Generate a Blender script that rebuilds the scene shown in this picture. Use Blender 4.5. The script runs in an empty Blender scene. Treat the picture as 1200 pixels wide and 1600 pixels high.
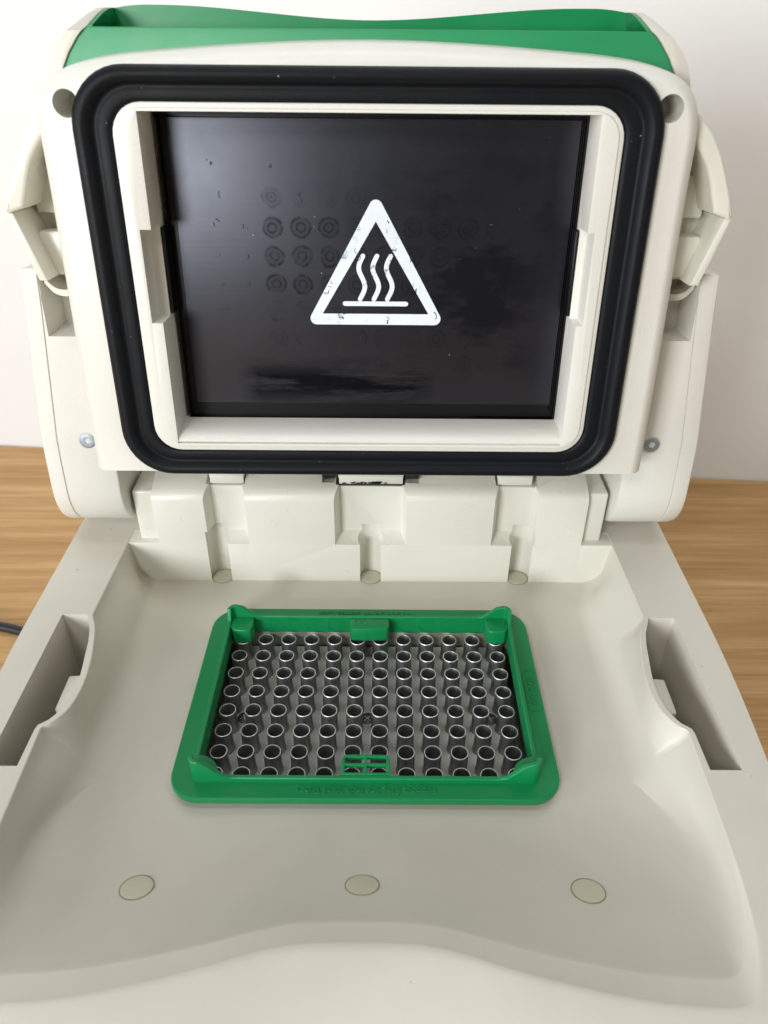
import bpy, bmesh, math, random
from mathutils import Vector, Matrix, geometry
random.seed(7)
S = bpy.context.scene
COL = S.collection
MM = 0.001
# ------------------------------------------------------------------ camera
def vrow(*a): return Vector(a)
ROTV = Vector((2.17033900, 0.00635475985, 0.00444971030))
Rw = Matrix.Rotation(ROTV.length, 3, ROTV.normalized())       # world -> camera (x right, y down, z forward)
Tc = Vector((-6.02445275, 67.9166964, 279.160745))
Cpos = -(Rw.transposed() @ Tc)
cam_data = bpy.data.cameras.new('camera')
cam = bpy.data.objects.new('camera', cam_data); COL.objects.link(cam)
m3 = Matrix((Rw[0], -Rw[1], -Rw[2])).transposed()
cam.matrix_world = Matrix.Translation(Cpos*MM) @ m3.to_4x4()
cam_data.sensor_fit = 'VERTICAL'; cam_data.sensor_height = 24; cam_data.lens = 24*1212.1/1600
cam_data.clip_start = 0.01; cam_data.clip_end = 20
cam_data.dof.use_dof = True; cam_data.dof.focus_distance = 0.285; cam_data.dof.aperture_fstop = 11
S.camera = cam
# ------------------------------------------------------------------ world, lamps, exposure
w = bpy.data.worlds.new('World'); S.world = w; w.use_nodes = True
w.node_tree.nodes['Background'].inputs[0].default_value = (0.93, 0.96, 1.0, 1)
w.node_tree.nodes['Background'].inputs[1].default_value = 0.055
def area(name, loc, tgt, sx, sy, power, col):
    l = bpy.data.lights.new(name, 'AREA'); l.shape = 'RECTANGLE'; l.size = sx; l.size_y = sy
    l.energy = power; l.color = col
    o = bpy.data.objects.new(name, l); COL.objects.link(o)
    o.location = loc; d = Vector(tgt)-Vector(loc)
    o.rotation_euler = d.to_track_quat('-Z', 'Y').to_euler()
    return o
area('window_lamp', (-1.00, -0.45, 0.30), (0, 0.05, 0.09), 0.5, 0.45, 4.4, (0.92, 0.98, 1.06))
area('front_left_light', (-0.62, -1.02, 0.33), (0, 0.05, 0.10), 0.34, 0.36, 11.5, (0.96, 1.0, 1.03))  # added light from the front left; no second window known
area('high_left_fill', (-0.26, -0.66, 0.66), (-0.05, 0.0, 0.0), 0.16, 0.16, 1.9, (1.0, 0.97, 0.91))  # small added light, lifts the tray and the strip behind the tubes
area('right_fill', (0.85, -0.72, 0.35), (0, 0.05, 0.08), 0.5, 0.5, 1.5, (1.0, 0.94, 0.83))  # warm fill added from the right, no lamp known there
area('wall_fill', (0.10, -0.10, 1.00), (0.20, 0.42, 0.75), 1.0, 0.3, 4.4, (0.96, 0.99, 1.0))  # added out of view to brighten the wall
S.view_settings.view_transform = 'Standard'; S.view_settings.look = 'None'
S.view_settings.exposure = 0.0; S.view_settings.gamma = 1.0
S.render.engine = 'CYCLES'

# ------------------------------------------------------------------ materials
class NB:
    def __init__(s, name):
        s.m = bpy.data.materials.new(name); s.m.use_nodes = True
        s.t = s.m.node_tree; s.p = s.t.nodes['Principled BSDF']
        s.co = s.t.nodes.new('ShaderNodeTexCoord')
    def n(s, typ, **kw):
        x = s.t.nodes.new(typ)
        for k, v in kw.items(): setattr(x, k, v)
        return x
    def put(s, inp, v):
        if hasattr(v, 'is_output') : s.t.links.new(v, inp)
        elif isinstance(v, (tuple, list)) and len(v) == 3 and inp.type == 'RGBA': inp.default_value = (*v, 1)
        else: inp.default_value = v
    def math(s, op, a, b=0.0, c=0.0, clamp=False):
        x = s.n('ShaderNodeMath', operation=op, use_clamp=clamp)
        s.put(x.inputs[0], a); s.put(x.inputs[1], b)
        if op in ('SMOOTH_MIN', 'MULTIPLY_ADD', 'COMPARE'): s.put(x.inputs[2], c)
        return x.outputs[0]
    def noise(s, scale, detail=3, rough=0.5, vec=None, stretch=None):
        x = s.n('ShaderNodeTexNoise'); x.inputs['Scale'].default_value = scale
        x.inputs['Detail'].default_value = detail; x.inputs['Roughness'].default_value = rough
        v = vec or s.co.outputs['Object']
        if stretch:
            mp = s.n('ShaderNodeMapping'); mp.inputs['Scale'].default_value = stretch
            s.t.links.new(v, mp.inputs['Vector']); v = mp.outputs['Vector']
        s.t.links.new(v, x.inputs['Vector']); return x.outputs['Fac']
    def ramp(s, fac, stops):
        x = s.n('ShaderNodeValToRGB'); s.put(x.inputs[0], fac); cr = x.color_ramp
        while len(cr.elements) < len(stops): cr.elements.new(0.5)
        for e, (p, c) in zip(cr.elements, stops):
            e.position = p; e.color = (*c, 1) if len(c) == 3 else c
        return x.outputs['Color']
    def rng(s, v, a, b, c, d):
        x = s.n('ShaderNodeMapRange'); x.clamp = True
        s.put(x.inputs[0], v)
        for i, q in enumerate((a, b, c, d)): x.inputs[i+1].default_value = q
        return x.outputs[0]
    def mix(s, f, a, b):
        x = s.n('ShaderNodeMix', data_type='RGBA')
        s.put(x.inputs[0], f); s.put(x.inputs[6], a); s.put(x.inputs[7], b); return x.outputs[2]
    def bump(s, h, strength, dist):
        x = s.n('ShaderNodeBump'); x.inputs['Strength'].default_value = strength
        x.inputs['Distance'].default_value = dist; s.put(x.inputs['Height'], h)
        s.t.links.new(x.outputs[0], s.p.inputs['Normal'])
    def set(s, **kw):
        for k, v in kw.items(): s.put(s.p.inputs[k.replace('_', ' ')], v)
        return s.m

def plastic(name, col, rough, bscale, bstr, specks=True, var=0.05, bdist=0.0002):
    b = NB(name)
    big = b.noise(14, 3, 0.6)
    c = b.mix(b.rng(big, 0.3, 0.7, 0, 1), tuple(x*(1-var) for x in col), tuple(min(1, x*(1+var*.6)) for x in col))
    if specks:
        sp = b.noise(420, 1, 0.5); gate = b.noise(55, 1, 0.5)
        s = b.math('MULTIPLY', b.rng(sp, 0.79, 0.82, 0, 1), b.rng(gate, 0.58, 0.66, 0, 1))
        c = b.mix(b.math('MULTIPLY', s, 0.75), c, (0.10, 0.085, 0.06))
    r = b.rng(b.noise(35, 4, 0.65), 0.3, 0.7, rough-.05, rough+.07)
    b.bump(b.noise(bscale, 2, 0.6), bstr, bdist)
    return b.set(Base_Color=c, Roughness=r)
CREAM = plastic('cream_plastic', (0.64, 0.605, 0.52), 0.38, 3000, 0.2, var=.08)
CREAM_TEX = plastic('grained_cream_plastic', (0.72, 0.705, 0.64), 0.34, 1500, 0.42, False, bdist=0.0002)
CREAM_SMOOTH = plastic('smooth_cream_plastic', (0.71, 0.695, 0.61), 0.30, 900, 0.10, False)
CAP = plastic('aged_cap_plastic', (0.58, 0.55, 0.42), 0.5, 3000, 0.2)
GREEN = plastic('green_plastic', (0.002, 0.225, 0.066), 0.36, 3000, 0.15, False, var=0.10)
GREEN_LID = plastic('green_plastic_sheen', (0.018, 0.255, 0.092), 0.38, 3500, 0.25, False, var=0.06)  # grip front: window reflection mixed into a paler green
b = NB('black_rubber')
dust = b.rng(b.noise(900, 1, .5), .76, .80, 0, 1)
dust = b.math('MULTIPLY', dust, b.rng(b.noise(60, 1, .5), .55, .62, 0, 1))
b.bump(b.noise(1800, 3, .6), .25, .0002)
RUBBER = b.set(Base_Color=b.mix(dust, (0.006, 0.007, 0.009), (.25, .25, .25)), Roughness=b.rng(b.noise(60, 4, .6), .3, .7, .42, .56), Specular_IOR_Level=.16)
b = NB('black_anodised_metal')
RIM = b.set(Base_Color=(0.003, 0.003, 0.0035), Roughness=0.40, Specular_IOR_Level=0.3)
b = NB('machined_aluminium')
ALU = b.set(Base_Color=b.mix(b.noise(300, 3, .6), (0.30, 0.30, 0.295), (0.42, 0.42, 0.41)), Metallic=0.95, Roughness=b.rng(b.noise(500, 3, .6), .3, .7, .36, .48))
b = NB('dull_aluminium')
b.bump(b.noise(2200, 3, .6, stretch=(.2, 1, 1)), .35, .00015)
ALU_PLATE = b.set(Base_Color=b.mix(b.noise(160, 5, .7), (0.48, 0.47, 0.43), (0.68, 0.67, 0.62)), Metallic=0.25, Roughness=b.rng(b.noise(220, 4, .6), .3, .7, .55, .72))
b = NB('bright_rim_metal'); RIMM = b.set(Base_Color=(0.92, 0.92, 0.90), Metallic=0.9, Roughness=0.42)
b = NB('zinc_screw_metal'); ZINC = b.set(Base_Color=(0.36, 0.41, 0.48), Metallic=.8, Roughness=0.5)
b = NB('dark_plastic_slot_shade'); VOID = b.set(Base_Color=(0.03, 0.03, 0.028), Roughness=0.8)  # also colours the painted shade in the hinge slot
b = NB('seam_olive'); SEAM = b.set(Base_Color=(0.22, 0.19, 0.11), Roughness=.7)  # dark olive tone of the ring around each cap
b = NB('dark_steel'); STEEL = b.set(Base_Color=(0.10, 0.10, 0.10), Metallic=0.9, Roughness=0.45)
b = NB('ink'); INK = b.set(Base_Color=(0.006, 0.006, 0.010), Roughness=0.5)
b = NB('cable_rubber'); CABLE = b.set(Base_Color=(0.012, 0.014, 0.02), Roughness=0.45)
# white ink of the symbol, worn and blotted where tube caps touched it
b = NB('white_print')
bl = b.rng(b.noise(210, 5, .75), .57, .66, 0, 1)
dk = b.math('MULTIPLY', b.rng(b.noise(620, 4, .7), .55, .60, 0, 1), b.rng(b.noise(110, 2, .6), .57, .62, 0, 1))
c = b.mix(b.noise(120, 4, .6), (0.66, 0.74, 0.84), (0.86, 0.88, 0.90))
c = b.mix(b.math('MULTIPLY', bl, .55), c, (0.28, 0.45, 0.62))
c = b.mix(b.math('MULTIPLY', dk, .75), c, (0.03, 0.03, 0.05))
PRINT = b.set(Base_Color=c, Roughness=0.45)
# heated plate: brushed black anodise with cap rings and smears
b = NB('heated_plate_anodise')
sx = b.n('ShaderNodeSeparateXYZ'); b.t.links.new(b.co.outputs['Object'], sx.inputs[0])
X, Y = sx.outputs[0], sx.outputs[1]
def cell(v, off): # distance in metres from the nearest tube centre on the 9 mm grid
    f = b.math('FRACT', b.math('DIVIDE', b.math('SUBTRACT', v, off-0.0045), 0.009))
    return b.math('MULTIPLY', b.math('SUBTRACT', f, 0.5), 0.009)
wob = b.math('MULTIPLY', b.math('SUBTRACT', b.noise(150, 2, .5), .5), 0.0018)
cx_, cy_ = cell(b.math('ADD', X, wob), -0.03105), cell(b.math('ADD', Y, wob), 0.0004)
dist = b.math('SQRT', b.math('ADD', b.math('MULTIPLY', cx_, cx_), b.math('MULTIPLY', cy_, cy_)))
r1 = b.math('SUBTRACT', 1.0, b.rng(b.math('ABSOLUTE', b.math('SUBTRACT', dist, 0.0031)), 0.0, 0.0007, 0, 1))
r2 = b.math('SUBTRACT', 1.0, b.rng(b.math('ABSOLUTE', b.math('SUBTRACT', dist, 0.0014)), 0.0, 0.0005, 0, 1))
disc = b.math('SUBTRACT', 1.0, b.rng(dist, 0.0028, 0.0036, 0, 1))
rings = b.math('ADD', b.math('MULTIPLY', b.math('MAXIMUM', r1, r2), b.rng(b.noise(300, 4, .7), .38, .60, .0, 1.0)), b.math('MULTIPLY', disc, .38), clamp=True)
def box(x0, x1, y0, y1, soft=.002):
    f = b.math('MULTIPLY', b.rng(X, x0-soft, x0+soft, 0, 1), b.rng(X, x1-soft, x1+soft, 1, 0))
    g = b.math('MULTIPLY', b.rng(Y, y0-soft, y0+soft, 0, 1), b.rng(Y, y1-soft, y1+soft, 1, 0))
    return b.math('MULTIPLY', f, g)
zone = b.math('MAXIMUM', b.math('MAXIMUM', box(-.0355, -.0075, -.0045, .0225), b.math('MULTIPLY', box(-.0075, .040, -.0045, .0225), .75)), b.math('MULTIPLY', box(-.0355, .040, -.0315, .0315), b.rng(b.noise(95, 1, .5), .52, .62, .10, .5)))
rings = b.math('MULTIPLY', rings, zone)
sm = b.noise(42, 5, .65, stretch=(.35, 2.6, 1))
smear = b.math('MULTIPLY', box(-.043, .020, -.0400, -.0275, .004), b.rng(sm, .42, .52, 0, 1))
big = b.math('MULTIPLY', box(.012, .055, -.030, .034, .010), b.rng(b.noise(30, 4, .6, stretch=(1, 1.6, 1)), .44, .54, 0, 1))
film = b.math('MAXIMUM', b.math('MAXIMUM', b.math('MULTIPLY', rings, .75), smear), b.math('MULTIPLY', big, .7))
brush = b.noise(900, 3, .6, stretch=(.03, 1, 1))
spk = b.math('MULTIPLY', b.rng(b.noise(1100, 1, .5), .80, .83, 0, 1), b.rng(b.noise(70, 1, .5), .56, .62, 0, 1))
spk = b.math('MAXIMUM', spk, b.math('MULTIPLY', b.rng(b.noise(520, 2, .5, stretch=(.25, 2.5, 1)), .76, .79, 0, .5), b.rng(b.noise(50, 1, .5), .54, .6, 0, 1)))
col = b.mix(film, b.mix(brush, (0.004, 0.004, 0.006), (0.010, 0.010, 0.014)), (0.002, 0.002, 0.003))
col = b.mix(spk, col, (0.5, 0.5, 0.52))
b.bump(brush, .12, .00008)
PLATE = b.set(Base_Color=col, Roughness=b.math('SUBTRACT', b.rng(b.noise(25, 5, .7), .3, .7, .33, .39), b.math('MULTIPLY', film, -.10)), Specular_IOR_Level=b.math('SUBTRACT', .60, b.math('MULTIPLY', film, .50)), Specular_Tint=(.86,.88,1.0))
# bamboo table top, painted wall
b = NB('bamboo')
g1 = b.noise(9, 7, .65, stretch=(.55, 9, 1)); g2 = b.noise(30, 6, .7, stretch=(.3, 14, 1)); g3 = b.noise(3, 2, .5, stretch=(.6, 4, 1))
f = b.math('ADD', b.math('MULTIPLY', g1, .45), b.math('ADD', b.math('MULTIPLY', g2, .40), b.math('MULTIPLY', g3, .15)))
WOOD = b.set(Base_Color=b.ramp(f, [(.37, (.37, .19, .065)), (.46, (.48, .27, .10)), (.54, (.58, .35, .145)), (.62, (.68, .45, .21))]),
             Roughness=b.rng(g1, .3, .7, .55, .68))
b.bump(g2, .15, .001)
b = NB('wall_paint')
b.bump(b.noise(320, 4, .6), .2, .0006)
WALL = b.set(Base_Color=b.mix(b.noise(3, 2, .5), (.85, .85, .835), (.88, .88, .865)), Roughness=.8)

# ------------------------------------------------------------------ helpers (all sizes in millimetres)
LID_T = Vector((0.37, 51.86, 131.16))
_rv = Vector((84.124, 0.2422, 0.0427))
LIDM = Matrix.Translation(LID_T*MM) @ Matrix.Rotation(math.radians(_rv.length), 4, _rv.normalized())
BEV = []
def obj(name, verts, faces, mat, parent=None, smooth=True, frame=None, angle=35):
    me = bpy.data.meshes.new(name)
    me.from_pydata([tuple(c*MM for c in v) for v in verts], [], faces); me.update()
    return fin(name, me, mat, parent, smooth, frame, angle)
def fin(name, me, mat, parent, smooth=True, frame=None, angle=35):
    bm = bmesh.new(); bm.from_mesh(me)
    bmesh.ops.remove_doubles(bm, verts=bm.verts, dist=1e-7)
    bmesh.ops.recalc_face_normals(bm, faces=bm.faces)
    bm.to_mesh(me); bm.free()
    if not me.materials: me.materials.append(mat)
    if smooth:
        me.shade_smooth(); me.set_sharp_from_angle(angle=math.radians(angle))
    o = bpy.data.objects.new(name, me); COL.objects.link(o)
    if parent: o.parent = parent
    if frame is not None: o.matrix_local = frame
    return o
def boxm(x0, x1, y0, y1, z0, z1):
    v = [(x, y, z) for z in (z0, z1) for x, y in ((x0, y0), (x1, y0), (x1, y1), (x0, y1))]
    return v, [(3, 2, 1, 0), (4, 5, 6, 7), (0, 1, 5, 4), (1, 2, 6, 5), (2, 3, 7, 6), (3, 0, 4, 7)]
def rr(hx, hy, r, n=6, cx=0, cy=0):
    P = []
    for sx_, sy_, a0 in ((1, 1, 0), (-1, 1, 90), (-1, -1, 180), (1, -1, 270)):
        for i in range(n+1):
            a = math.radians(a0+90*i/n)
            P.append((cx+sx_*(hx-r)+r*math.cos(a), cy+sy_*(hy-r)+r*math.sin(a)))
    return P
def loft(loops, cap0=True, cap1=True, closed=True):
    n = len(loops[0]); v = [p for L in loops for p in L]; f = []
    for k in range(len(loops)-1):
        for i in range(n if closed else n-1):
            j = (i+1) % n
            f.append((k*n+i, k*n+j, (k+1)*n+j, (k+1)*n+i))
    if cap0: f.append(tuple(range(n))[::-1])
    if cap1: f.append(tuple(range((len(loops)-1)*n, len(loops)*n)))
    return v, f
def prism(P, z0, z1, r0=0.0, r1=0.0, k=3):
    """extruded outline (counter-clockwise), with rounded edges of radius r0 at z0 and r1 at z1"""
    L = []
    if r0:
        for i in range(k+1):
            a = math.pi/2*i/k; L.append([(x, y, z0+r0*(1-math.sin(a))) for x, y in inset(P, r0*(1-math.cos(a)))])
        L = [[(x, y, z0+r0-r0*math.sin(math.pi/2*(k-i)/k)) for x, y in inset(P, r0*(1-math.cos(math.pi/2*(k-i)/k)))] for i in range(k+1)]
        L = [[(x, y, z0+r0*(1-math.cos(math.pi/2*i/k))) for x, y in inset(P, r0*(1-math.sin(math.pi/2*i/k)))] for i in range(k+1)]
    else: L.append([(x, y, z0) for x, y in P])
    if r1:
        for i in range(k+1):
            a = math.pi/2*i/k
            L.append([(x, y, z1-r1+r1*math.sin(a)) for x, y in inset(P, r1*(1-math.cos(a)))])
    else: L.append([(x, y, z1) for x, y in P])
    return loft(L)
def inset(P, d):
    if d == 0: return list(P)
    n = len(P); A = sum(P[i][0]*P[(i+1) % n][1]-P[(i+1) % n][0]*P[i][1] for i in range(n))
    s = 1 if A > 0 else -1; Q = []
    for i in range(n):
        a, p, c = Vector(P[i-1]), Vector(P[i]), Vector(P[(i+1) % n])
        u, v = (p-a), (c-p)
        if u.length < 1e-9: u = v
        if v.length < 1e-9: v = u
        u.normalize(); v.normalize()
        n1, n2 = Vector((-u.y, u.x))*s, Vector((-v.y, v.x))*s
        m = n1+n2; L = m.length
        m = m/L if L > 1e-6 else n1
        k = min(2.5, 1/max(.3, m.dot(n1)))
        q = p+m*d*k; Q.append((q.x, q.y))
    return Q
def catmull(P, n=6):
    out = []
    for i in range(len(P)-1):
        p0 = Vector(P[max(i-1, 0)]); p1 = Vector(P[i]); p2 = Vector(P[i+1]); p3 = Vector(P[min(i+2, len(P)-1)])
        for k in range(n):
            t = k/n
            q = .5*((2*p1)+(p2-p0)*t+(2*p0-5*p1+4*p2-p3)*t*t+(3*p1-p0-3*p2+p3)*t**3)
            out.append(tuple(q))
    out.append(tuple(P[-1])); return out
def tmpobj(v, f):
    me = bpy.data.meshes.new('tmp'); me.from_pydata([tuple(c*MM*100 for c in p) for p in v], [], f); me.update()
    bm = bmesh.new(); bm.from_mesh(me); bmesh.ops.recalc_face_normals(bm, faces=bm.faces); bm.to_mesh(me); bm.free()
    o = bpy.data.objects.new('tmp', me); COL.objects.link(o); return o
def carve(base, cuts, adds=(), bevel=0, segs=2, angle=35):
    """boolean of (verts, faces) solids, returns a mesh in metres; cutters are deleted"""
    o = tmpobj(*base); tmp = [o]
    for c in adds:
        t = tmpobj(*c); tmp.append(t); md = o.modifiers.new('a', 'BOOLEAN'); md.operation = 'UNION'; md.object = t; md.solver = 'EXACT'
    for c in cuts:
        t = tmpobj(*c); tmp.append(t); md = o.modifiers.new('c', 'BOOLEAN'); md.operation = 'DIFFERENCE'; md.object = t; md.solver = 'EXACT'
    if bevel:
        md = o.modifiers.new('b', 'BEVEL'); md.width = bevel*MM*100; md.segments = segs; md.limit_method = 'ANGLE'; md.angle_limit = math.radians(angle)
        md.use_clamp_overlap = True; md.miter_outer = 'MITER_ARC'
    dg = bpy.context.evaluated_depsgraph_get(); dg.update()
    me = bpy.data.meshes.new_from_object(o.evaluated_get(dg))
    for t in tmp: 
        d = t.data; bpy.data.objects.remove(t); bpy.data.meshes.remove(d)
    me.transform(Matrix.Scale(.01, 4)); me.materials.clear(); return me
def cyl(cx, cy, z0, z1, r0, r1=None, n=32, axis='z'):
    r1 = r0 if r1 is None else r1
    L = [[(cx+r*math.cos(2*math.pi*i/n), cy+r*math.sin(2*math.pi*i/n), z) for i in range(n)] for r, z in ((r0, z0), (r1, z1))]
    v, f = loft(L)
    if axis == 'x': v = [(z, x, y) for x, y, z in v]
    if axis == 'y': v = [(x, z, y) for x, y, z in v]
    return v, f
def lathe(prof, n=24, close=True):
    L = [[(r*math.cos(2*math.pi*i/n), r*math.sin(2*math.pi*i/n), z) for i in range(n)] for r, z in prof]
    return loft(L, close, close)
def tube(path, r, n=12):
    P = [Vector(p) for p in path]; L = []
    for i, p in enumerate(P):
        t = (P[min(i+1, len(P)-1)]-P[max(i-1, 0)]).normalized()
        a = t.orthogonal().normalized() if i == 0 else (a-t*a.dot(t)).normalized()
        bb = t.cross(a); L.append([tuple(p+a*r*math.cos(2*math.pi*k/n)+bb*r*math.sin(2*math.pi*k/n)) for k in range(n)])
    return loft(L)
def ribbon(path, w, z0, z1, n=5):
    """flat stroke with round ends along a 2-D path"""
    P = [Vector(p) for p in path]; Lf, Rt = [], []
    for i, p in enumerate(P):
        t = (P[min(i+1, len(P)-1)]-P[max(i-1, 0)]).normalized(); q = Vector((-t.y, t.x))*w/2
        Lf.append(p+q); Rt.append(p-q)
    def cap(c, a, sgn):
        return [c+Matrix.Rotation(sgn*math.pi*k/n, 2) @ a for k in range(1, n)]
    out = Rt+cap(P[-1], Rt[-1]-P[-1], 1)+Lf[::-1]+cap(P[0], Lf[0]-P[0], 1)
    return prism([tuple(q) for q in out], z0, z1)
def joinm(parts):
    V, F = [], []
    for v, f in parts:
        o = len(V); V += list(v); F += [tuple(i+o for i in q) for q in f]
    return V, F
def mirx(vf): return [(-x, y, z) for x, y, z in vf[0]], [tuple(reversed(f)) for f in vf[1]]
def holed(outer, inner, z0, z1):
    """flat ring between two outlines, extruded"""
    tri = geometry.tessellate_polygon([[Vector((*p, 0)) for p in outer], [Vector((*p, 0)) for p in inner]])
    A = outer+inner; n = len(A); V = [(x, y, z0) for x, y in A]+[(x, y, z1) for x, y in A]
    F = [tuple(t) for t in tri]+[tuple(i+n for i in t) for t in tri]
    for lo, m in ((0, len(outer)), (len(outer), len(inner))):
        for i in range(m):
            j = (i+1) % m; F.append((lo+i, lo+j, n+lo+j, n+lo+i))
    return V, F
def tagT(o, label, cat, group=None):
    o['label'] = label; o['category'] = cat
    if group: o['group'] = group
def structure(o): o['kind'] = 'structure'

# ------------------------------------------------------------------ the room: table top and wall
TZ = -130
WA, WB = Vector((-297.8, 410.3)), Vector((264.0, 366.0)); wd = (WB-WA).normalized()
a0, a1 = WA-wd*1500, WB+wd*1500
o = obj('wall', *prism([(a0.x, a0.y), (a1.x, a1.y), (a1.x, a1.y+60), (a0.x, a0.y+60)], TZ-200, 1800), WALL, smooth=False); structure(o)
o = obj('tabletop', *prism([(a0.x, -900), (a1.x, -900), (a1.x, a1.y-1.5), (a0.x, a0.y-1.5)], TZ-28, TZ), WOOD, smooth=False); structure(o)

# ------------------------------------------------------------------ the machine
root = bpy.data.objects.new('thermal_cycler', None); COL.objects.link(root); root.empty_display_size = .02
root.location = (0, 0, 0)
tagT(root, 'cream laboratory heating block machine with its lid swung open, standing on the wooden table', 'lab machine')

# --- base body with the scooped tray
half = catmull([(0, -95.2), (8, -95.3), (17, -95.9), (27, -98.1), (37, -101.2), (55, -105.6), (70, -108.3), (84, -109.4)], 6)
half += catmull([(84, -109.4), (88.5, -109.2), (91.8, -107.6), (94.2, -104), (96.6, -98), (98.9, -88), (100.3, -73), (101.1, -50), (101.7, -31.0)], 5)[1:]
half += catmull([(101.8, -30.2), (101.2, -29.1), (99.6, -28.0), (97.5, -25.3), (95.6, -21.5), (94.6, -16), (94.4, -10), (94.9, -3.5), (96.2, 4.5), (98.8, 15.5), (101.0, 20.5), (102.0, 23.0)], 4)
half += [(102.0, 24.0)]+[(102.0-1.0*i/8, 24+52*i/8) for i in range(1, 9)]
half += [(101-101*i/16, 76) for i in range(1, 17)]
RIMC = half+[(-x, y) for x, y in half[::-1][1:-1]]
YF = sorted([(x, y) for x, y in half if y < -86])
def yfront(x):
    x = abs(x)
    if x > 90: return -109.4
    for (xa, ya), (xb, yb) in zip(half, half[1:]):
        if xa <= x <= xb and ya < -86 and xb <= 90: return ya+(yb-ya)*(x-xa)/max(1e-6, xb-xa)
    return -109.4
NR = len(RIMC)
levels = [(20, 0, 0), (19.9, .12, .25), (19.75, .3, .6), (18.7, .42, 6.0), (18.6, .46, 6.3)]
R_F = 9.0
for z in (17.5, 15, 13, R_F): levels.append((z, .35+(19.5-z)*.13, None))
d0 = levels[-1][1]
for i in range(1, 23):
    a = math.pi/2*i/22; levels.append((R_F*(1-math.sin(a)), d0+R_F*(1-math.cos(a)), None))
loops = []
def foot(x, y, z):
    ax_ = abs(x)
    if ax_ < 90 or y < -88 or y > 66: return x
    w_ = max(0, min(1, (y+88)/60, (66-y)/14)); w_ = w_*w_*(3-2*w_); f_ = max(0, min(1, (18.6-z)/14)); f_ = f_*f_*(3-2*f_)
    return math.copysign(ax_+(95.0-ax_)*f_*w_, x)
for z, ds, df in levels:
    if df is None:
        df = 6.3+54*(1-math.sqrt(max(0, min(1, z/18.6))))
    loops.append([(foot(x, y, z)*(1-ds/101), -32-(-y-32)*(1-df/68) if y < -32 else y, z) for x, y in RIMC])
def radial(P, hx, hy, r):     # point of a rounded rectangle in the direction of P
    x, y = P[0], P[1]; L = math.hypot(x, y); ux, uy = x/L, y/L
    t = min(hx/abs(ux) if abs(ux) > 1e-9 else 1e9, hy/abs(uy) if abs(uy) > 1e-9 else 1e9)
    lo, hi = 0, t
    for _ in range(30):
        m = (lo+hi)/2; px, py = abs(ux*m), abs(uy*m); qx, qy = px-(hx-r), py-(hy-r)
        out = qx > 0 and qy > 0 and math.hypot(qx, qy) > r
        if out: hi = m
        else: lo = m
    return ux*lo, uy*lo
base0 = loops[-1]
hole = [radial(p, 57, 38.8, 4) for p in base0]
for t in (.33, .66): loops.append([(p[0]*(1-t)+h[0]*t, p[1]*(1-t)+h[1]*t, 0) for p, h in zip(base0, hole)])
loops.append([(h[0], h[1], 0) for h in hole]); 
loops.append([(h[0]*.995, h[1]*.995, -.4) for h in hole]); loops.append([(h[0]*.995, h[1]*.995, -9.9) for h in hole])
loops.append([(h[0]*1.04, h[1]*1.05, -9.9) for h in hole]); loops.append([(h[0]*1.04, h[1]*1.05, -30) for h in hole])
inner_loops = loops
def wout(y):
    if y > 20: return 124.7
    t = (20-y)/150; return 124.7-16*t**1.9
def outer_pt(P):
    x, y = P[0], P[1]; L = math.hypot(x, y); ux, uy = x/L, y/L; lo, hi = 50, 230
    for _ in range(30):
        m = (lo+hi)/2; px, py = abs(ux*m), uy*m
        yf = -130+10*(px/110)**2; r = 26
        inside = py < 118 and py > yf and px < wout(py)
        if inside and py < yf+r and px > wout(py)-r:
            inside = math.hypot(px-(wout(py)-r), py-(yf+r)) < r
        if inside: lo = m
        else: hi = m
    return ux*lo, uy*lo
OUT = [outer_pt(p) for p in RIMC]
def deckz(x, y):
    d = yfront(x)-1.0-y
    return 20-(.10*d+.0055*d*d if d > 0 else 0)
deck = []
for t in (1.0, .93, .86, .78, .7, .62, .54, .46, .38, .3, .22, .14, .07):
    deck.append([(r[0]*(1-t)+q[0]*t, r[1]*(1-t)+q[1]*t) for r, q in zip(RIMC, OUT)])
deck = [[(x, y, deckz(x, y)) for x, y in L] for L in deck]
ed = deck[0]
sides = [[(x*.985, y*.985, -118) for x, y, z in ed], [(x*.998, y*.998, -2) for x, y, z in ed], [(x*1.004, y*1.004, z-3.2) for x, y, z in ed], [(x*1.0035, y*1.0035, z-1.2) for x, y, z in ed], [(x*1.002, y*1.002, z-.4) for x, y, z in ed]]
allL = sides+deck+inner_loops
slot = [(113, 22.8), (103.6, 22.8), (102.4, 19.5), (100.4, 14.8), (98.9, 8.5), (98.0, 2.5), (97.0, -4), (96.3, -9.5), (96.4, -15.5), (97.2, -20.5), (98.8, -24.3), (100.3, -26.6), (102.9, -28.7), (103.3, -30.4), (103.4, -44.2), (113, -44.2)]
slot_v = prism(slot[::-1], -34, 30)
catch = loft([[(x, y, zz-(.10*(x-97) if zz > 0 else 0)) for x, y in [(97.0, -2.3), (97.0, -20.3), (99.6, -21.2), (101.0, -18.0), (103.1, -17.4), (103.3, -2.3)]] for zz in (-33, 15.0)])
me = carve(loft(allL), [slot_v, mirx(slot_v)])
body = fin('base_body', me, CREAM, root, True, None, 32)
for k in (1, -1):
    c = catch if k == 1 else mirx(catch)
    fin('latch_catch', carve(c, [], bevel=.7), CREAM, root)
obj('body_foot_band', *prism(rr(110, 105, 20, 6, 0, -5), -129.5, -117.5, 0, 0), VOID, root)

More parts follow.
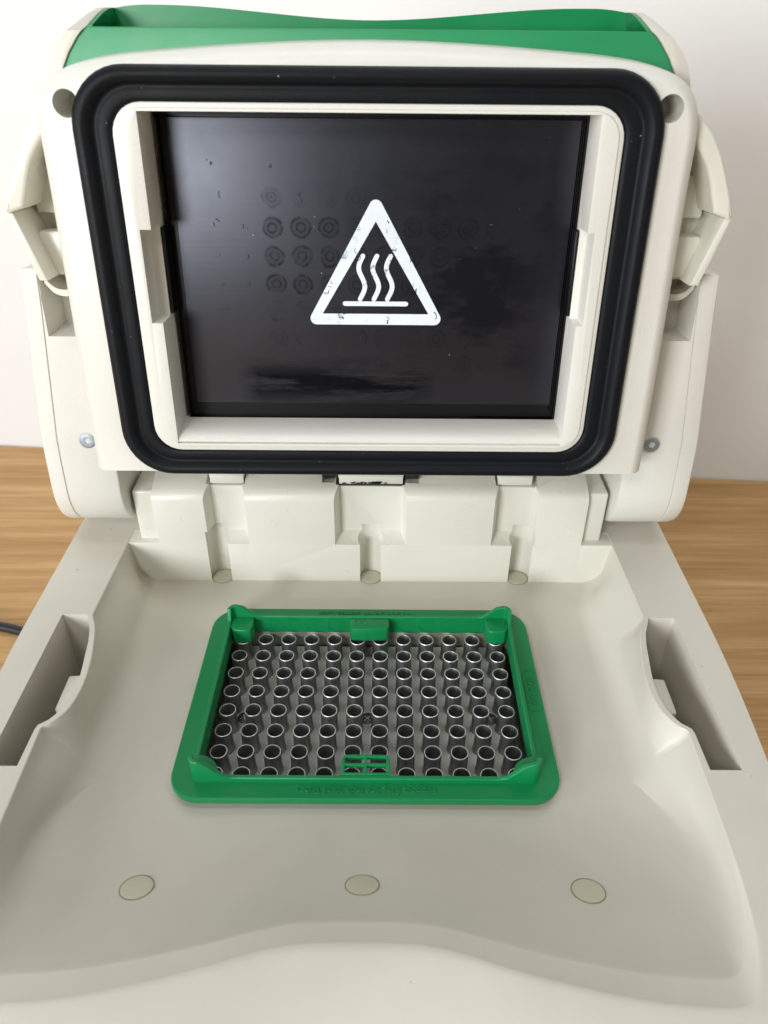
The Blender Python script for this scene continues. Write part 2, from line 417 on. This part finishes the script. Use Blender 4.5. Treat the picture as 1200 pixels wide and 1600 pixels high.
# --- hinge cover rising behind the tray, with its pockets and screw channels
prof = [(67.5, -2), (67.5, 40.6), (67.9, 42.2), (69.0, 43.6), (71, 44.6), (86, 49.5), (104, 49.5), (104, -2)]
cover = loft([[(x, y, z) for y, z in prof] for x in (-88.0, 88.0)])
low = loft([[(x, y, z) for x, y in ((-103, 67.5), (103, 67.5), (103, 78), (-103, 78))] for z in (-2, 19.85)])
cuts = []
for x0, x1 in ((-67.2, -50.3), (-14.6, 14.8), (50.3, 68.6)):
    pk = loft([[(x0, 60, 19.5), (x1, 60, 19.5), (x1, 60, 60), (x0, 60, 60)], [(x0, 67.6, 19.5), (x1, 67.6, 19.5), (x1, 67.6, 60), (x0, 67.6, 60)],
               [(x0+2.0, 74, 22.5), (x1-2.0, 74, 22.5), (x1-2.0, 74, 60), (x0+2.0, 74, 60)]])
    cuts.append(pk)
    cuts.append(boxm(x0+.6, x1-.6, 74-.5, 96, 44.3, 60))
for a_, b_ in ((-19.6, -14.2), (14.2, 19.8)): cuts.append(boxm(a_, b_, 74.5, 96, 45.2, 60))
for cx in (-63.9, 0.0, 63.4): cuts.append(cyl(cx, 70.3, -5, 25.5, 5.2, 5.2, 28))
fin('hinge_cover', carve(cover, cuts, [low], bevel=.75, segs=3), CREAM_SMOOTH, root)
for k in (1, -1):
    v, f = boxm(87.7, 96.6, 71, 100, 19, 43.2)
    if k < 0: v, f = mirx((v, f))
    fin('hinge_shoulder', carve((v, f), [], bevel=1.0, segs=3), CREAM_SMOOTH, root)
    v, f = boxm(84, 99, 74, 100, 20.2, 22.5)
# hinge hardware glimpsed in the gap under the lid
hb = obj('hinge_barrel', *cyl(88, 50.5, -89, 89, 4.6, 4.6, 24, 'x'), CREAM, root)
for x0, x1 in ((-65.4, -51.2), (-13, 13.5), (51.6, 66)):
    me = carve(boxm(x0, x1, 75.6, 90, 47.4, 53), [boxm(x1-2.6, x1+1, 70, 84, 50.2, 60), boxm(x0-1, x0+1.2, 70, 84, 50.2, 60)], [boxm(x0+.3, x1-.3, 74.9, 90, 44.8, 48.6)], bevel=.4)
    fin('hinge_tongue', me, CREAM_SMOOTH, root)
obj('hinge_slot_shade', *boxm(-14.2, 14.2, 74.6, 90, 44.2, 45.0), VOID, root)  # dark bar added as the shade in the slot below the tongue
gr = []
for i in range(26):
    gx = random.gauss(0, 4.0); p = [(gx, 0), (gx+random.uniform(-1, 1), random.uniform(.1, .9)), (gx+random.uniform(-1.6, 1.6), random.uniform(0, .8))]
    v, f = ribbon(p, random.uniform(.15, .45), 0, .25); gr.append(([(x, 74.75-z, 45.3+y) for x, y, z in v], f))
o = obj('grease', *joinm(gr), STEEL, root, False); o['kind'] = 'stuff'
for cx in (-17.1, 17.2):
    pth = []
    for i in range(113):
        a = i/16*2*math.pi; pth.append((cx-2.6+5.2*i/112, 79.2+3.7*math.cos(a), 49.3+3.7*math.sin(a)))
    obj('torsion_spring', *tube(pth, .34, 6), STEEL, root)

# --- round screw caps in the tray
from mathutils.bvhtree import BVHTree
bm_ = bmesh.new(); bm_.from_mesh(body.data); BVH = BVHTree.FromBMesh(bm_); bm_.free()
def surf(x, y):
    h, n, _, _ = BVH.ray_cast(Vector((x*MM, y*MM, .05)), Vector((0, 0, -1))); return h, n
cap_me = None
def capmesh():
    return lathe([(4.55, -2.0), (4.55, -.02), (4.4, .12), (4.15, .16), (2, .18), (.01, .18)], 32)
def put_cap(x, y, flat=False):
    global cap_me
    if cap_me is None:
        o = obj('screw_cap', *capmesh(), CAP, root); cap_me = o.data
    else:
        o = bpy.data.objects.new('screw_cap', cap_me); COL.objects.link(o); o.parent = root
    h, n = (Vector((x*MM, y*MM, 0)), Vector((0, 0, 1))) if flat else surf(x, y)
    if not flat:
        n = sum((surf(x+4.4*math.cos(a), y+4.4*math.sin(a))[1] for a in [k*math.pi/6 for k in range(12)]), n).normalized()
        h = sum((surf(x+4.4*math.cos(a), y+4.4*math.sin(a))[0] for a in [k*math.pi/6 for k in range(12)]), h)/13
    o.matrix_local = Matrix.Translation(h+n*(.10 if flat else .16)*MM) @ Vector((0, 0, 1)).rotation_difference(n).to_matrix().to_4x4()
    v, f = lathe([(4.5, -.9), (4.62, .04), (4.76, .05), (4.76, -.9)], 32)
    s = obj('cap_seam', v, f, SEAM, o)
for x in (-63.9, 0, 63.5): put_cap(x, 70.2, True)
for x, y in ((-62.4, -73.4), (.2, -74.4), (62.9, -73.7)): put_cap(x, y)

# --- metal sample block with 96 tube seats
blk = obj('sample_block', *prism(rr(53.5, 37.6, 2.5, 4), -22, -9.5, 0, .4), ALU_PLATE, root)
prof = [(3.35, -9.6), (3.25, -8.9), (3.02, -7.5), (2.98, -.30), (2.93, -.06), (2.83, 0), (2.68, -.02), (2.62, -.2), (2.3, -4), (1.7, -8), (1.1, -9.4), (.01, -9.5)]
v, f = lathe(prof, 28, False); wm = None
for r in range(8):
    for c in range(12):
        if wm is None:
            o = obj('tube_seat', v, f, ALU, blk, True, None, 50); wm = o.data
            wm.materials.append(RIMM)
            for p in wm.polygons:
                if p.center.z > -.00022 : p.material_index = 1
        else:
            o = bpy.data.objects.new('tube_seat', wm); COL.objects.link(o); o.parent = blk
        o.location = ((c-5.5)*9*MM, (3.5-r)*9*MM, 0)
for x in (-45, 0, 45):
    hd = lathe([(2.6, -9.6), (2.6, -9.3), (2.2, -9.05), (.01, -9.0)], 20)
    cr = [boxm(-1.7, 1.7, -.32, .32, -9.6, -8), boxm(-.32, .32, -1.7, 1.7, -9.6, -8)]
    me = carve(hd, cr)
    o = fin('block_screw', me, STEEL, blk); o.location = (x*MM, 0, .00002); o.rotation_euler.z = math.radians(45 if x == 0 else 20)

# ------------------------------------------------------------------ the lid, in its own frame (x across, y up the lid, z out of its face)
def hsym(right): return right+[(-x, y) for x, y in right[::-1]]
right = [(0.01, -66.8), (30, -66.8), (60, -66.8), (80, -66.8), (98.7, -66.8)]+[(98.7, -58), (98.7, -50), (98.7, -30), (98.4, -8), (98.1, 12), (97.9, 30)]
right += catmull([(97.9, 42), (97.6, 49), (95.9, 55), (91.5, 60.4), (83.4, 63.9), (70, 66.1), (50, 67.6), (32, 68.7), (14, 69.4), (.01, 69.6)], 4)
HO = right+[(-x, y) for x, y in right[::-1]]
hl = [(-20, -1.3), (-12, -.5), (-8, 0), (-5, .35), (-3.2, 1.0), (-1.8, 2.0), (-.8, 3.2), (-.25, 4.2), (0, 5.2)]
HL = [[(x, y, n) for x, y in inset(HO, d)] for n, d in hl]
HL = [[(x, (-63.0 if hy < -66.5 else max(y, -63.0+.01*(y+66)) if y < -62.9 else y), n) for (x, y, n), (hx, hy) in zip(L, HO)] for L in HL]
hin = [radial(p, 73.4, 53.2, 8) for p in HL[-1]]
HL += [[(x, y, 0) for x, y in hin], [(x, y, -20) for x, y in hin], HL[0]]
hv = loft(HL, False, False)
hcut = []
for s in (1, -1): hcut.append(cyl(s*86.9, 53.3, -18.5, 4, 3.75, 3.75, 32))
housing = fin('lid_housing', carve(hv, hcut), CREAM_TEX, root, True, LIDM, 40)
# inner frame with the window for the hot plate, notched for the clips, and its sloping sill
fo = rr(74.2, 54.0, 9, 7)
fr = loft([[(x, y, n) for x, y in inset(fo, d)] for n, d in ((-16, .3), (-16, 0), (1.2, 0), (1.7, .15), (1.9, .5), (1.9, 1.4), (2.5, 1.7), (2.6, 2.2))])
op = [boxm(-66.3, 66.8, -51.2, 51.6, -30, 10)]
op += [boxm(-69.8, 69.0, -9.2, 19.4, -7.5, 10)]
me = carve(fr, op, bevel=.35, segs=2, angle=50)
frame = fin('inner_frame', me, CREAM_TEX, housing)
sill = loft([[(x, y, n) for y, n in ((-51.3, -15.5), (-51.3, 1.7), (-50.4, 2.35), (-49.2, 1.6), (-48, -.8), (-47.3, -4), (-47.0, -8), (-46.9, -15.5))] for x in (-66.4, 66.9)])
obj('frame_sill', *sill, CREAM_TEX, housing, True, None, 60)
# gasket swept around the frame
gl = []
GO = rr(85.6, 63.2, 16.5, 10)
for d, n in ((0, -.6), (-.1, .6), (.1, 1.8), (.7, 3.0), (1.7, 3.9), (2.9, 4.2), (4.1, 3.9), (5.0, 3.1), (5.5, 2.2), (5.9, 1.65), (6.5, 1.45), (7.2, 1.7), (8.0, 1.9), (9.8, 1.9), (10.6, 1.7), (11.3, 1.2), (11.4, -.6)):
    # keep the inner loop matched to the frame
    t = max(0, d/11.4); r = 16.5-d*.7
    gl.append([(x, y, n) for x, y in rr(85.6-d, 63.2-d*.82, r, 10)])
gl.append(gl[0])
obj('gasket', *loft(gl, False, False), RUBBER, housing, True, None, 60)
# heated plate in its black bezel
bez = holed(rr(66.2, 47.6, .5, 2, .3, 2.6), rr(63.0, 45.0, .5, 2, 2.2, 4.0), -14.5, -12.4)
obj('plate_bezel', *prism([(-66.2, -48), (66.7, -48), (66.7, 51.5), (-66.2, 51.5)], -17, -14.2), RIM, housing)
obj('plate_skirt', *prism([(-64.6, -46.6), (66.4, -46.6), (66.4, 50.9), (-64.6, 50.9)], -14.19, -13.0, 0, .25), RIM, housing)
obj('bezel_lip', *holed([(-65.0, -47.4), (66.5, -47.4), (66.5, 51.1), (-65.0, 51.1)], [(-64.5, -46.9), (66.0, -46.9), (66.0, 50.5), (-64.5, 50.5)], -14.19, -11.6), RIM, housing)
for xx in (64.9, 65.5):
    obj('bezel_rib', *boxm(xx-.12, xx+.12, -44, 50, -13.1, -11.9), RIM, housing)
plate = obj('heated_plate', *prism([(-61.9, -41.6), (64.6, -41.6), (64.6, 49.9), (-61.9, 49.9)], -13.05, -12, 0, .3), PLATE, root, True, LIDM)
for s in (1, -1):
    x0, x1 = (-68.6, -64.9) if s < 0 else (65.6, 68.0)
    me = carve(boxm(x0, x1, -8.6, 18.6, -14, -7.6), [], bevel=.5)
    fin('plate_clip', me, RIM, housing)
# warning symbol printed on the plate
ax, ay = 2.0, 27.0; bl, br_, by = -20.6, 24.6, -13.0
r = 2.1; C0 = [(ax, ay-r*1.05), (bl+r*1.25, by+r), (br_-r*1.25, by+r)]
outer = []
for i in range(3):
    c = Vector(C0[i]); p = Vector(C0[i-1]); q = Vector(C0[(i+1) % 3])
    u, v_ = (c-p).normalized(), (q-c).normalized(); a0_ = math.atan2(-u.x, u.y); a1_ = math.atan2(-v_.x, v_.y)
    a0_, a1_ = math.atan2(-u.x, u.y)+0, math.atan2(-v_.x, v_.y)
    n1 = Vector((u.y, -u.x)); n2 = Vector((v_.y, -v_.x))
    b0, b1 = math.atan2(n1.y, n1.x), math.atan2(n2.y, n2.x)
    while b1 < b0: b1 += 2*math.pi
    for k in range(9):
        a = b0+(b1-b0)*k/8; outer.append((c.x+r*math.cos(a), c.y+r*math.sin(a)))
inner = [(ax, 20.3), (-15.9, -9.3), (19.9, -9.3)]
ws = obj('warning_triangle', *holed(outer, inner, -11.99, -11.93), PRINT, plate, False)
for k, cx in enumerate((-2.6, 2.0, 6.5)):
    pth = []
    for i in range(25):
        t = i/24; y = 9.6-14.0*t; pth.append((cx-1.0*math.cos(2*math.pi*(t-.27)/.86), y))
    obj('heat_wave', *ribbon(pth, 1.55, -11.99, -11.93), PRINT, plate, False)
obj('symbol_bar', *ribbon([(-8.3, -5.9), (12.2, -5.9)], 1.55, -11.99, -11.93), PRINT, plate, False)
# dried ink marks left by written-on tube caps
mk = []
spots = [(-31, 36.2, 1), (-31, 27, .7), (-49.6, 20, 1.4), (-49, 9, 1.5), (-49, 0, 1.5), (-49, -8.6, 1.5), (-40, 18.2, 1.3), (-40, 9, 1), (-39.8, .3, 1.6), (-39.5, -9, 1.0),
         (-31, -8.6, 1.1), (-22, -8.6, .9), (-4, 36, 1.6), (-4, 27.4, 1.5), (-4, -17.6, 1.3), (-4, -26, 1.1), (-22, 27.3, 1), (-13, 27.3, .8), (-22, -17.6, .9), (-22, -26, .9),
         (-4, 9.6, 2.0), (-2, .6, 1.8), (5.2, 18.8, 1.6), (12.6, 8.6, 1.7), (15.4, -.2, 1.8), (23, -10.6, 1.7), (-13, -.4, 1.6), (-9, -10, 1.5), (6, -10.6, 1.3), (-50, 37.5, 1.2), (-47.5, 28, 1.2), (-3, 18.2, 1.8)]
for x, y, s in spots:
    for q in range(random.choice((2, 3, 4))):
        a = random.random()*6.28; p = [(x+random.uniform(-.9, .9)*s*.7, y+random.uniform(-1, 1)*s*.7)]
        for i in range(random.randint(1, 4)):
            a += random.uniform(-1.0, 1.0); L_ = random.uniform(.12, .42)*s; p.append((p[-1][0]+.8*L_*math.cos(a), p[-1][1]+L_*math.sin(a)))
        v, f = ribbon(p, random.uniform(.10, .42), -11.94, -11.925+.004*q)
        mk.append((v, f))
o = obj('ink_marks', *joinm(mk), INK, plate, False); o['kind'] = 'stuff'

# lid cover behind the housing, green carry grip set in its end
ro = [(2, -60), (96, -60), (99, -40), (100.5, 0), (100, 30)]+catmull([(99.5, 45), (97.5, 54), (95.4, 62.2), (93.2, 66.6), (89.4, 70.9), (85.8, 74.8), (83.4, 80.0), (82.4, 90)], 5)+[(40, 90), (2, 90)]
RO = ro+[(-x, y) for x, y in ro[::-1]]
rv = prism(RO, -52, -14.2)
GE = [(91.0, 58.2), (90.9, 62.5), (88.6, 66.4), (85.4, 70.4), (82.6, 73.2), (81.4, 76.5), (81.0, 90)]
gr_prof = [(x+.2, y) for x, y in GE]+[(-x-.2, y) for x, y in GE[::-1]]
tcP = [(-10, 70.5), (-14.4, 72.0), (-18, 74.2), (-24, 76.9), (-31, 78.7), (-38, 79.5), (-44, 79.3), (-60, 74), (-60, 110), (-10, 110)]
topcut = loft([[(x, y, n) for n, y in tcP] for x in (-120, 120)])
lc = fin('lid_cover', carve(rv, [topcut, prism(gr_prof[::-1], -38.6, 3), boxm(-78.5, 78.5, 76.2, 120, -80, -37)], bevel=.5), CREAM, root, True, LIDM)
def gtop(x):
    t = min(1, abs(x)/66); return 76.6+3.6*(t*t*(3-2*t)) - (max(0, abs(x)-70)/12)**2*1.4
gv = prism([(x*k, y) for k in (-1, 1) for x, y in ([(91.0, 58.2), (90.9, 62.5), (88.6, 66.4), (85.4, 70.4), (82.4, 73.0)][::-1] if k < 0 else [(91.0, 58.2), (90.9, 62.5), (88.6, 66.4), (85.4, 70.4), (82.4, 73.0)])], -16.6, -14.9, 0, .35)
grip = obj('carry_grip', *gv, GREEN_LID, lc)
xs = [-81.9+163.8*i/60 for i in range(61)]
back = [(x, 58.2) for x in (-81.9, 81.9)]+[(x, gtop(x)) for x in xs[::-1]]
obj('grip_back_wall', *prism(back, -38.4, -36.6), GREEN, grip)
for s in (1, -1):
    P = [(x, y) for x, y in GE]+[(x-1.3, y) for x, y in GE[::-1]]
    vf = prism(P, -36.7, -16.5)
    if s < 0: vf = mirx(vf)
    fin('grip_side_wall', carve(vf, [topcut]), GREEN, grip)
obj('grip_floor', *boxm(-83, 83, 58.3, 59.5, -36.5, -16.7), GREEN, grip)

# rear cheeks that wrap the hinge
HY, HN, HR = -82.0, -41.0, 20.4
def cheek_w(y): return 120.3+5.2*min(1, max(0, -y/62))
def cheek_profile(off):
    P = [(3.0-off, -20.6-off)]
    for y in (-10, -20, -30, -40, -50, -60, -70): P.append((y, -20.6-off))
    for i in range(0, 19):
        a = math.pi*i/18; P.append((HY-(HR-off)*math.sin(a), HN+(HR-off)*math.cos(a)))
    P += [(-40, -61.4+off), (3.0-off, -61.4+off)]
    return P
for s in (1, -1):
    Ls = []
    base = cheek_profile(0)
    for xin, off in ((None, 1.4), (None, .5), (None, 0)):
        pr_ = cheek_profile(off)
        Ls.append([(98.0+(0 if off == 1.4 else .3 if off == .5 else 1.2), y, n) for y, n in pr_])
    for dx_, off in ((6.95, 0), (6.85, .1), (6.8, .5), (6.45, .5), (6.4, .1), (6.3, 0)):
        Ls.append([(cheek_w(y)-dx_, y, n) for y, n in cheek_profile(off)])
    Ls.append([(cheek_w(y)-2.2, y, n) for y, n in cheek_profile(0)])
    Ls.append([(cheek_w(y)-.7, y, n) for y, n in cheek_profile(.45)])
    Ls.append([(cheek_w(y), y, n) for y, n in cheek_profile(1.8)])
    v, f = loft(Ls)
    groove = []
    gp = cheek_profile(-.3)[0:20]
    gi = cheek_profile(.35)[0:20]
    def strip(xa, xb):
        L = []
        for xx in (xa, xb):
            L.append([(cheek_w(y)+xx, y, n) for y, n in gp]+[(cheek_w(y)+xx, y, n) for y, n in gi[::-1]])
        return loft(L)
    g1_ = strip(-6.85, -6.5)
    g2_ = boxm(96, 113.8, -.6, -1.05, -21.2, -20)
    pocket = loft([[(x, y, n) for x, y in ((92, -20.5+dy), (114.2-dx, -20.5+dy), (114.2-dx, 1.2), (92, 1.2))] for n, dx, dy in ((-34, 1.5, 1.5), (-19, 0, 0))])
    pocket2 = boxm(92, 113.4, -4, 8, -70, -24)
    cc = [pocket]
    vf = (v, f)
    if s < 0: vf = mirx(vf); cc = [mirx(c) for c in cc]
    me = carve(vf, cc)
    ch = fin('hinge_cheek', me, CREAM_TEX, root, True, LIDM, 40)
    lipP = catmull([(103, -4.2), (107, -4.4), (110, -3.2), (112.6, -.2)], 5)
    lp = loft([[(x, y, n) for x, y in lipP+[(x, y-2.2) for x, y in lipP[::-1]]] for n in (-33, -22.6)])
    if s < 0: lp = mirx(lp)
    obj('pocket_lip', *lp, CREAM_SMOOTH, ch)
    # countersunk six-lobe screw
    sc = lathe([(3.0, -1.2), (3.0, 0), (2.75, .22), (2.3, .3), (.01, .3)], 28)
    star = []
    for i in range(36):
        a = 2*math.pi*i/36; rr_ = 1.25+.28*math.cos(6*a); star.append((rr_*math.cos(a), rr_*math.sin(a)))
    me = carve(sc, [prism(star, -.7, 1)])
    o = fin('cheek_screw', me, ZINC, ch, True, Matrix.Translation((s*107.2*MM, -60.5*MM, -20.55*MM)))
    o = obj('screw_recess', *lathe([(3.0, -.4), (3.05, .05), (3.55, .07), (3.7, -.4)], 28), CREAM, ch, True, Matrix.Translation((s*107.2*MM, -60.5*MM, -20.6*MM)))

# latch handles on the lid's sides
for s in (1, -1):
    outer_ = catmull([(96.5, 53), (99.0, 51.3), (103.4, 46.9), (107.8, 40), (111.4, 32), (113.3, 27), (114.5, 22.8)], 5)
    inner_ = catmull([(96.5, 46.5), (99.4, 43.0), (102.9, 38.0), (105.2, 33), (106.6, 29.0), (108.4, 23.9)], 5)
    strip_ = outer_+[(113.2, 22.0), (112.4, 22.6)]+inner_[::-1]
    v, f = prism(strip_, -26, -7.5, 0, 1.2, 3)
    if s < 0: v, f = mirx((v, f))
    lh = obj('latch_handle', v, f, CREAM_SMOOTH, root, True, LIDM, 40)
    tail = prism([(114.5, 22.9), (113.3, 18.5), (110.7, 10), (108.0, 1.6), (105.3, 1.6), (107.2, 7.4), (112.2, 22.4)][::-1], -26, -8.2, 0, .5, 2)
    if s < 0: tail = mirx(tail)
    obj('latch_hook', *tail, CREAM_SMOOTH, lh)
    web = prism([(98, 52.5), (102, 47.5), (106.5, 40.5), (110.2, 32.5), (113.4, 22.6), (108, 3), (98, 3)][::-1], -36, -26.5)
    if s < 0: web = mirx(web)
    obj('latch_web', *web, CREAM_SMOOTH, lh)
    b1 = boxm(97, 109.8, 2.0, 15.6, -34, -18.2); b2 = boxm(97, 110.4, 20.6, 34, -34, -22.5); b3 = boxm(97, 106.6, 34.4, 46, -34, -25)
    for bb in (b1, b2, b3):
        if s < 0: bb = mirx(bb)
        fin('latch_rib', carve(bb, [], bevel=.8), CREAM_SMOOTH, lh)
    sh = boxm(97, 107, 15.6, 20.6, -28, -25.5)
    if s < 0: sh = mirx(sh)
    obj('latch_gap', *sh, CAP, lh)

# ------------------------------------------------------------------ green support ring lying over the block
ring = bpy.data.objects.new('tube_support_ring', None); COL.objects.link(ring); ring.empty_display_size = .02
ring.location = (0.2*MM, 0, 2.6*MM)
tagT(ring, 'green plastic tube support ring around the metal wells in the tray', 'support ring')
Z0 = 2.6
def robj(name, vf, mat=GREEN, parent=None, smooth=True, angle=35):
    return obj(name, [(x, y, z-Z0) for x, y, z in vf[0]], vf[1], mat, parent or ring, smooth, None, angle)
def flange_outline(d=0):
    P = []
    hb, ht, yb, yt = 62.0-d, 61.6-d, -44.6+d, 44.0-d
    for cx, cy, r, a0 in ((ht, yt, 11, 0), (-ht, yt, 11, 90), (-hb, yb, 10, 180), (hb, yb, 10, 270)):
        r -= d; sx_ = 1 if cx > 0 else -1; sy_ = 1 if cy > 0 else -1
        for i in range(9):
            a = math.radians(a0+90*i/8); P.append((cx-sx_*r+r*math.cos(a), cy-sy_*r+r*math.sin(a)))
    return P
fin_i = rr(54.6, 37.0, 2, 3, 0, .3)
def bridge_flange():
    N = 36*1
    O = [(flange_outline(d), z) for d, z in ((.9, 2.6), (.1, 2.7), (0, 3.3), (0, 4.3), (.15, 4.75), (.6, 5.0), (1.5, 4.9))]
    n = len(O[0][0]); 
    I = []
    for p in O[-1][0]: I.append(radial(p, 54.8, 37.2, 2))
    L = [[(x, y, z) for x, y in P] for P, z in O]
    L.append([(x, y, 4.85) for x, y in I]); L.append([(x, y, 2.6) for x, y in I]); L.append(L[0])
    return loft(L, False, False)
fl = robj('flange', bridge_flange())
# upright wall with corner ears
def wall_ring():
    o = rr(55.3, 38.4, 3, 8); i_ = rr(53.9, 36.8, 1.6, 8)
    def dense(P):
        Q = []
        for k in range(len(P)):
            a, b_ = P[k], P[(k+1) % len(P)]; m = max(1, int(math.dist(a, b_)/1.6)) if math.dist(a, b_) > 5 else 1
            if math.dist(a, b_) > 5: m = 40
            for t in range(m): Q.append((a[0]+(b_[0]-a[0])*t/m, a[1]+(b_[1]-a[1])*t/m))
        return Q
    o, i_ = dense(o), dense(i_)
    def top(x, y):
        dx = 55-abs(x); dy = 38-abs(y); d = max(dx, dy)
        e = 0
        H, W1, W2 = (5.2, 3.6, 11.5) if y > 0 else (7.2, 3.0, 12.0)
        d = dx if abs(y) > 35 else dy*2.2
        if d < W2:
            t = max(0, (d-W1)/(W2-W1)); e = H*(1-t*t*(3-2*t))
        return 6.9+e
    L = [[(x, y, -1.2) for x, y in i_], [(x, y, top(x, y)-.3) for x, y in i_],
         [(x*.8+u*.2, y*.8+v*.2, top(x, y)) for (x, y), (u, v) in zip(i_, o)], [(x*.2+u*.8, y*.2+v*.8, top(u, v)) for (x, y), (u, v) in zip(i_, o)],
         [(x, y, top(x, y)-.3) for x, y in o], [(x, y, .2) for x, y in o]]
    L.append(L[0]); return loft(L, False, False)
rw = robj('ring_wall', wall_ring())
for s in (1, -1):
    v, f = prism([(45.4, 36.9), (45.4, 31.4), (46.2, 29.6), (48, 29.0), (52.6, 29.6), (54.0, 31.4), (54.0, 36.9)][::-1], .3, 6.6, 0, .5)
    robj('corner_post', (v, f) if s > 0 else mirx((v, f)))
    q = [(54.2, -37.2), (54.2, -29.8)]+[(54.2-7.6*math.sin(a), -37.2+7.6*math.cos(a)) for a in [math.pi/2*i/8 for i in range(1, 9)]]
    v, f = prism(q, 4.6, 7.4, 0, .4)
    robj('corner_gusset', (v, f) if s > 0 else mirx((v, f)))
tab = carve(prism([(-7.7, 37), (-7.7, 32.4), (-7.2, 31.0), (-6.0, 30.4), (6.0, 30.4), (7.2, 31.0), (7.7, 32.4), (7.7, 37)], .3, 6.4), [], bevel=.35)
tab.transform(Matrix.Translation((0, 0, -Z0*MM))); tb = fin('ring_tab', tab, GREEN, ring)
arc_me = None
for i in range(12):
    x = (i-5.5)*9
    if abs(x) < 9 or abs(x) > 48: continue
    if arc_me is None:
        v, f = lathe([(3.0, 0), (3.0, .16), (3.2, .16), (3.2, 0)], 24, False); v = [(a, 36.85-c, b+2.9) for a, b, c in v]
        o = robj('wall_ring_mark', (v, f), GREEN, rw); arc_me = o.data
    else:
        o = bpy.data.objects.new('wall_ring_mark', arc_me); COL.objects.link(o); o.parent = rw
    o.location.x = x*MM
# lattice tab on the near side
lo = [(-7.8, -37), (-7.8, -31.2), (-7.2, -29.9), (-6, -29.3), (6, -29.3), (7.2, -29.9), (7.8, -31.2), (7.8, -37)]
lat = carve(prism(lo[::-1], 6.0, 7.4), [boxm(a, b_, c, d, 0, 10) for a, b_ in ((-6.6, -.5), (.5, 6.6)) for c, d in ((-36.2, -33.6), (-32.6, -30.4))], bevel=.2)
lat.transform(Matrix.Translation((0, 0, -Z0*MM))); fin('ring_lattice', lat, GREEN, ring)
def text(s, size, x, y, z, rot, parent, ext=.24, mat=GREEN, name='raised_lettering', squash=1.0, align='CENTER'):
    cu = bpy.data.curves.new(name, 'FONT'); cu.body = s; cu.size = size; cu.align_x = align; cu.align_y = 'CENTER'; cu.extrude = ext; cu.resolution_u = 3
    t = bpy.data.objects.new('t', cu); COL.objects.link(t)
    dg = bpy.context.evaluated_depsgraph_get(); dg.update()
    me = bpy.data.meshes.new_from_object(t.evaluated_get(dg)); bpy.data.objects.remove(t); bpy.data.curves.remove(cu)
    me.materials.clear()
    me.transform(Matrix.Translation((x*MM, y*MM, (z-Z0)*MM)) @ Matrix.Rotation(math.radians(rot), 4, 'Z') @ Matrix.Diagonal((MM*squash, MM, MM, 1)))
    return fin(name, me, mat, parent, False)
text('Support Ring for Individual Tubes', 3.5, 0.3, -41.2, 5.0, 180, fl, squash=.93)
text('This Side Up for Domed Caps', 3.2, -.8, 40.9, 5.0, 180, fl, squash=.99)
text('BIO-RAD', 3.3, 58.7, .9, 5.0, 90, fl)
pill = ribbon([(58.7, -6.6), (58.7, 8.4)], 4.9, 4.75, 5.13, 6)
pi_ = ribbon([(58.7, -6.6), (58.7, 8.4)], 4.3, 4.0, 6, 6)
me = carve(pill, [pi_]); me.transform(Matrix.Translation((0, 0, -Z0*MM))); fin('logo_outline', me, GREEN, fl)
text('A', 2.6, -3.3, 34.2, 6.45, 180, tb, .1); text('1', 2.6, 3.2, 34.2, 6.45, 180, tb, .1)
v, f = lathe([(2.3, 5.9), (2.3, 6.55), (2.55, 6.55), (2.55, 5.9)], 28, False); v = [(x-3.3, y+34.0, z) for x, y, z in v]
robj('tab_ring_mark', (v, f), GREEN, tb)

# ------------------------------------------------------------------ power cable behind the machine, left
pth = catmull([(-420, 150), (-330, 172), (-262, 178), (-238, 174), (-205, 163), (-160, 140), (-110, 120)], 6)
o = obj('power_cable', *tube([(x, y, TZ+3.1) for x, y in pth], 3.0, 14), CABLE)
tagT(o, 'black power cable lying on the table to the left of the machine', 'cable')
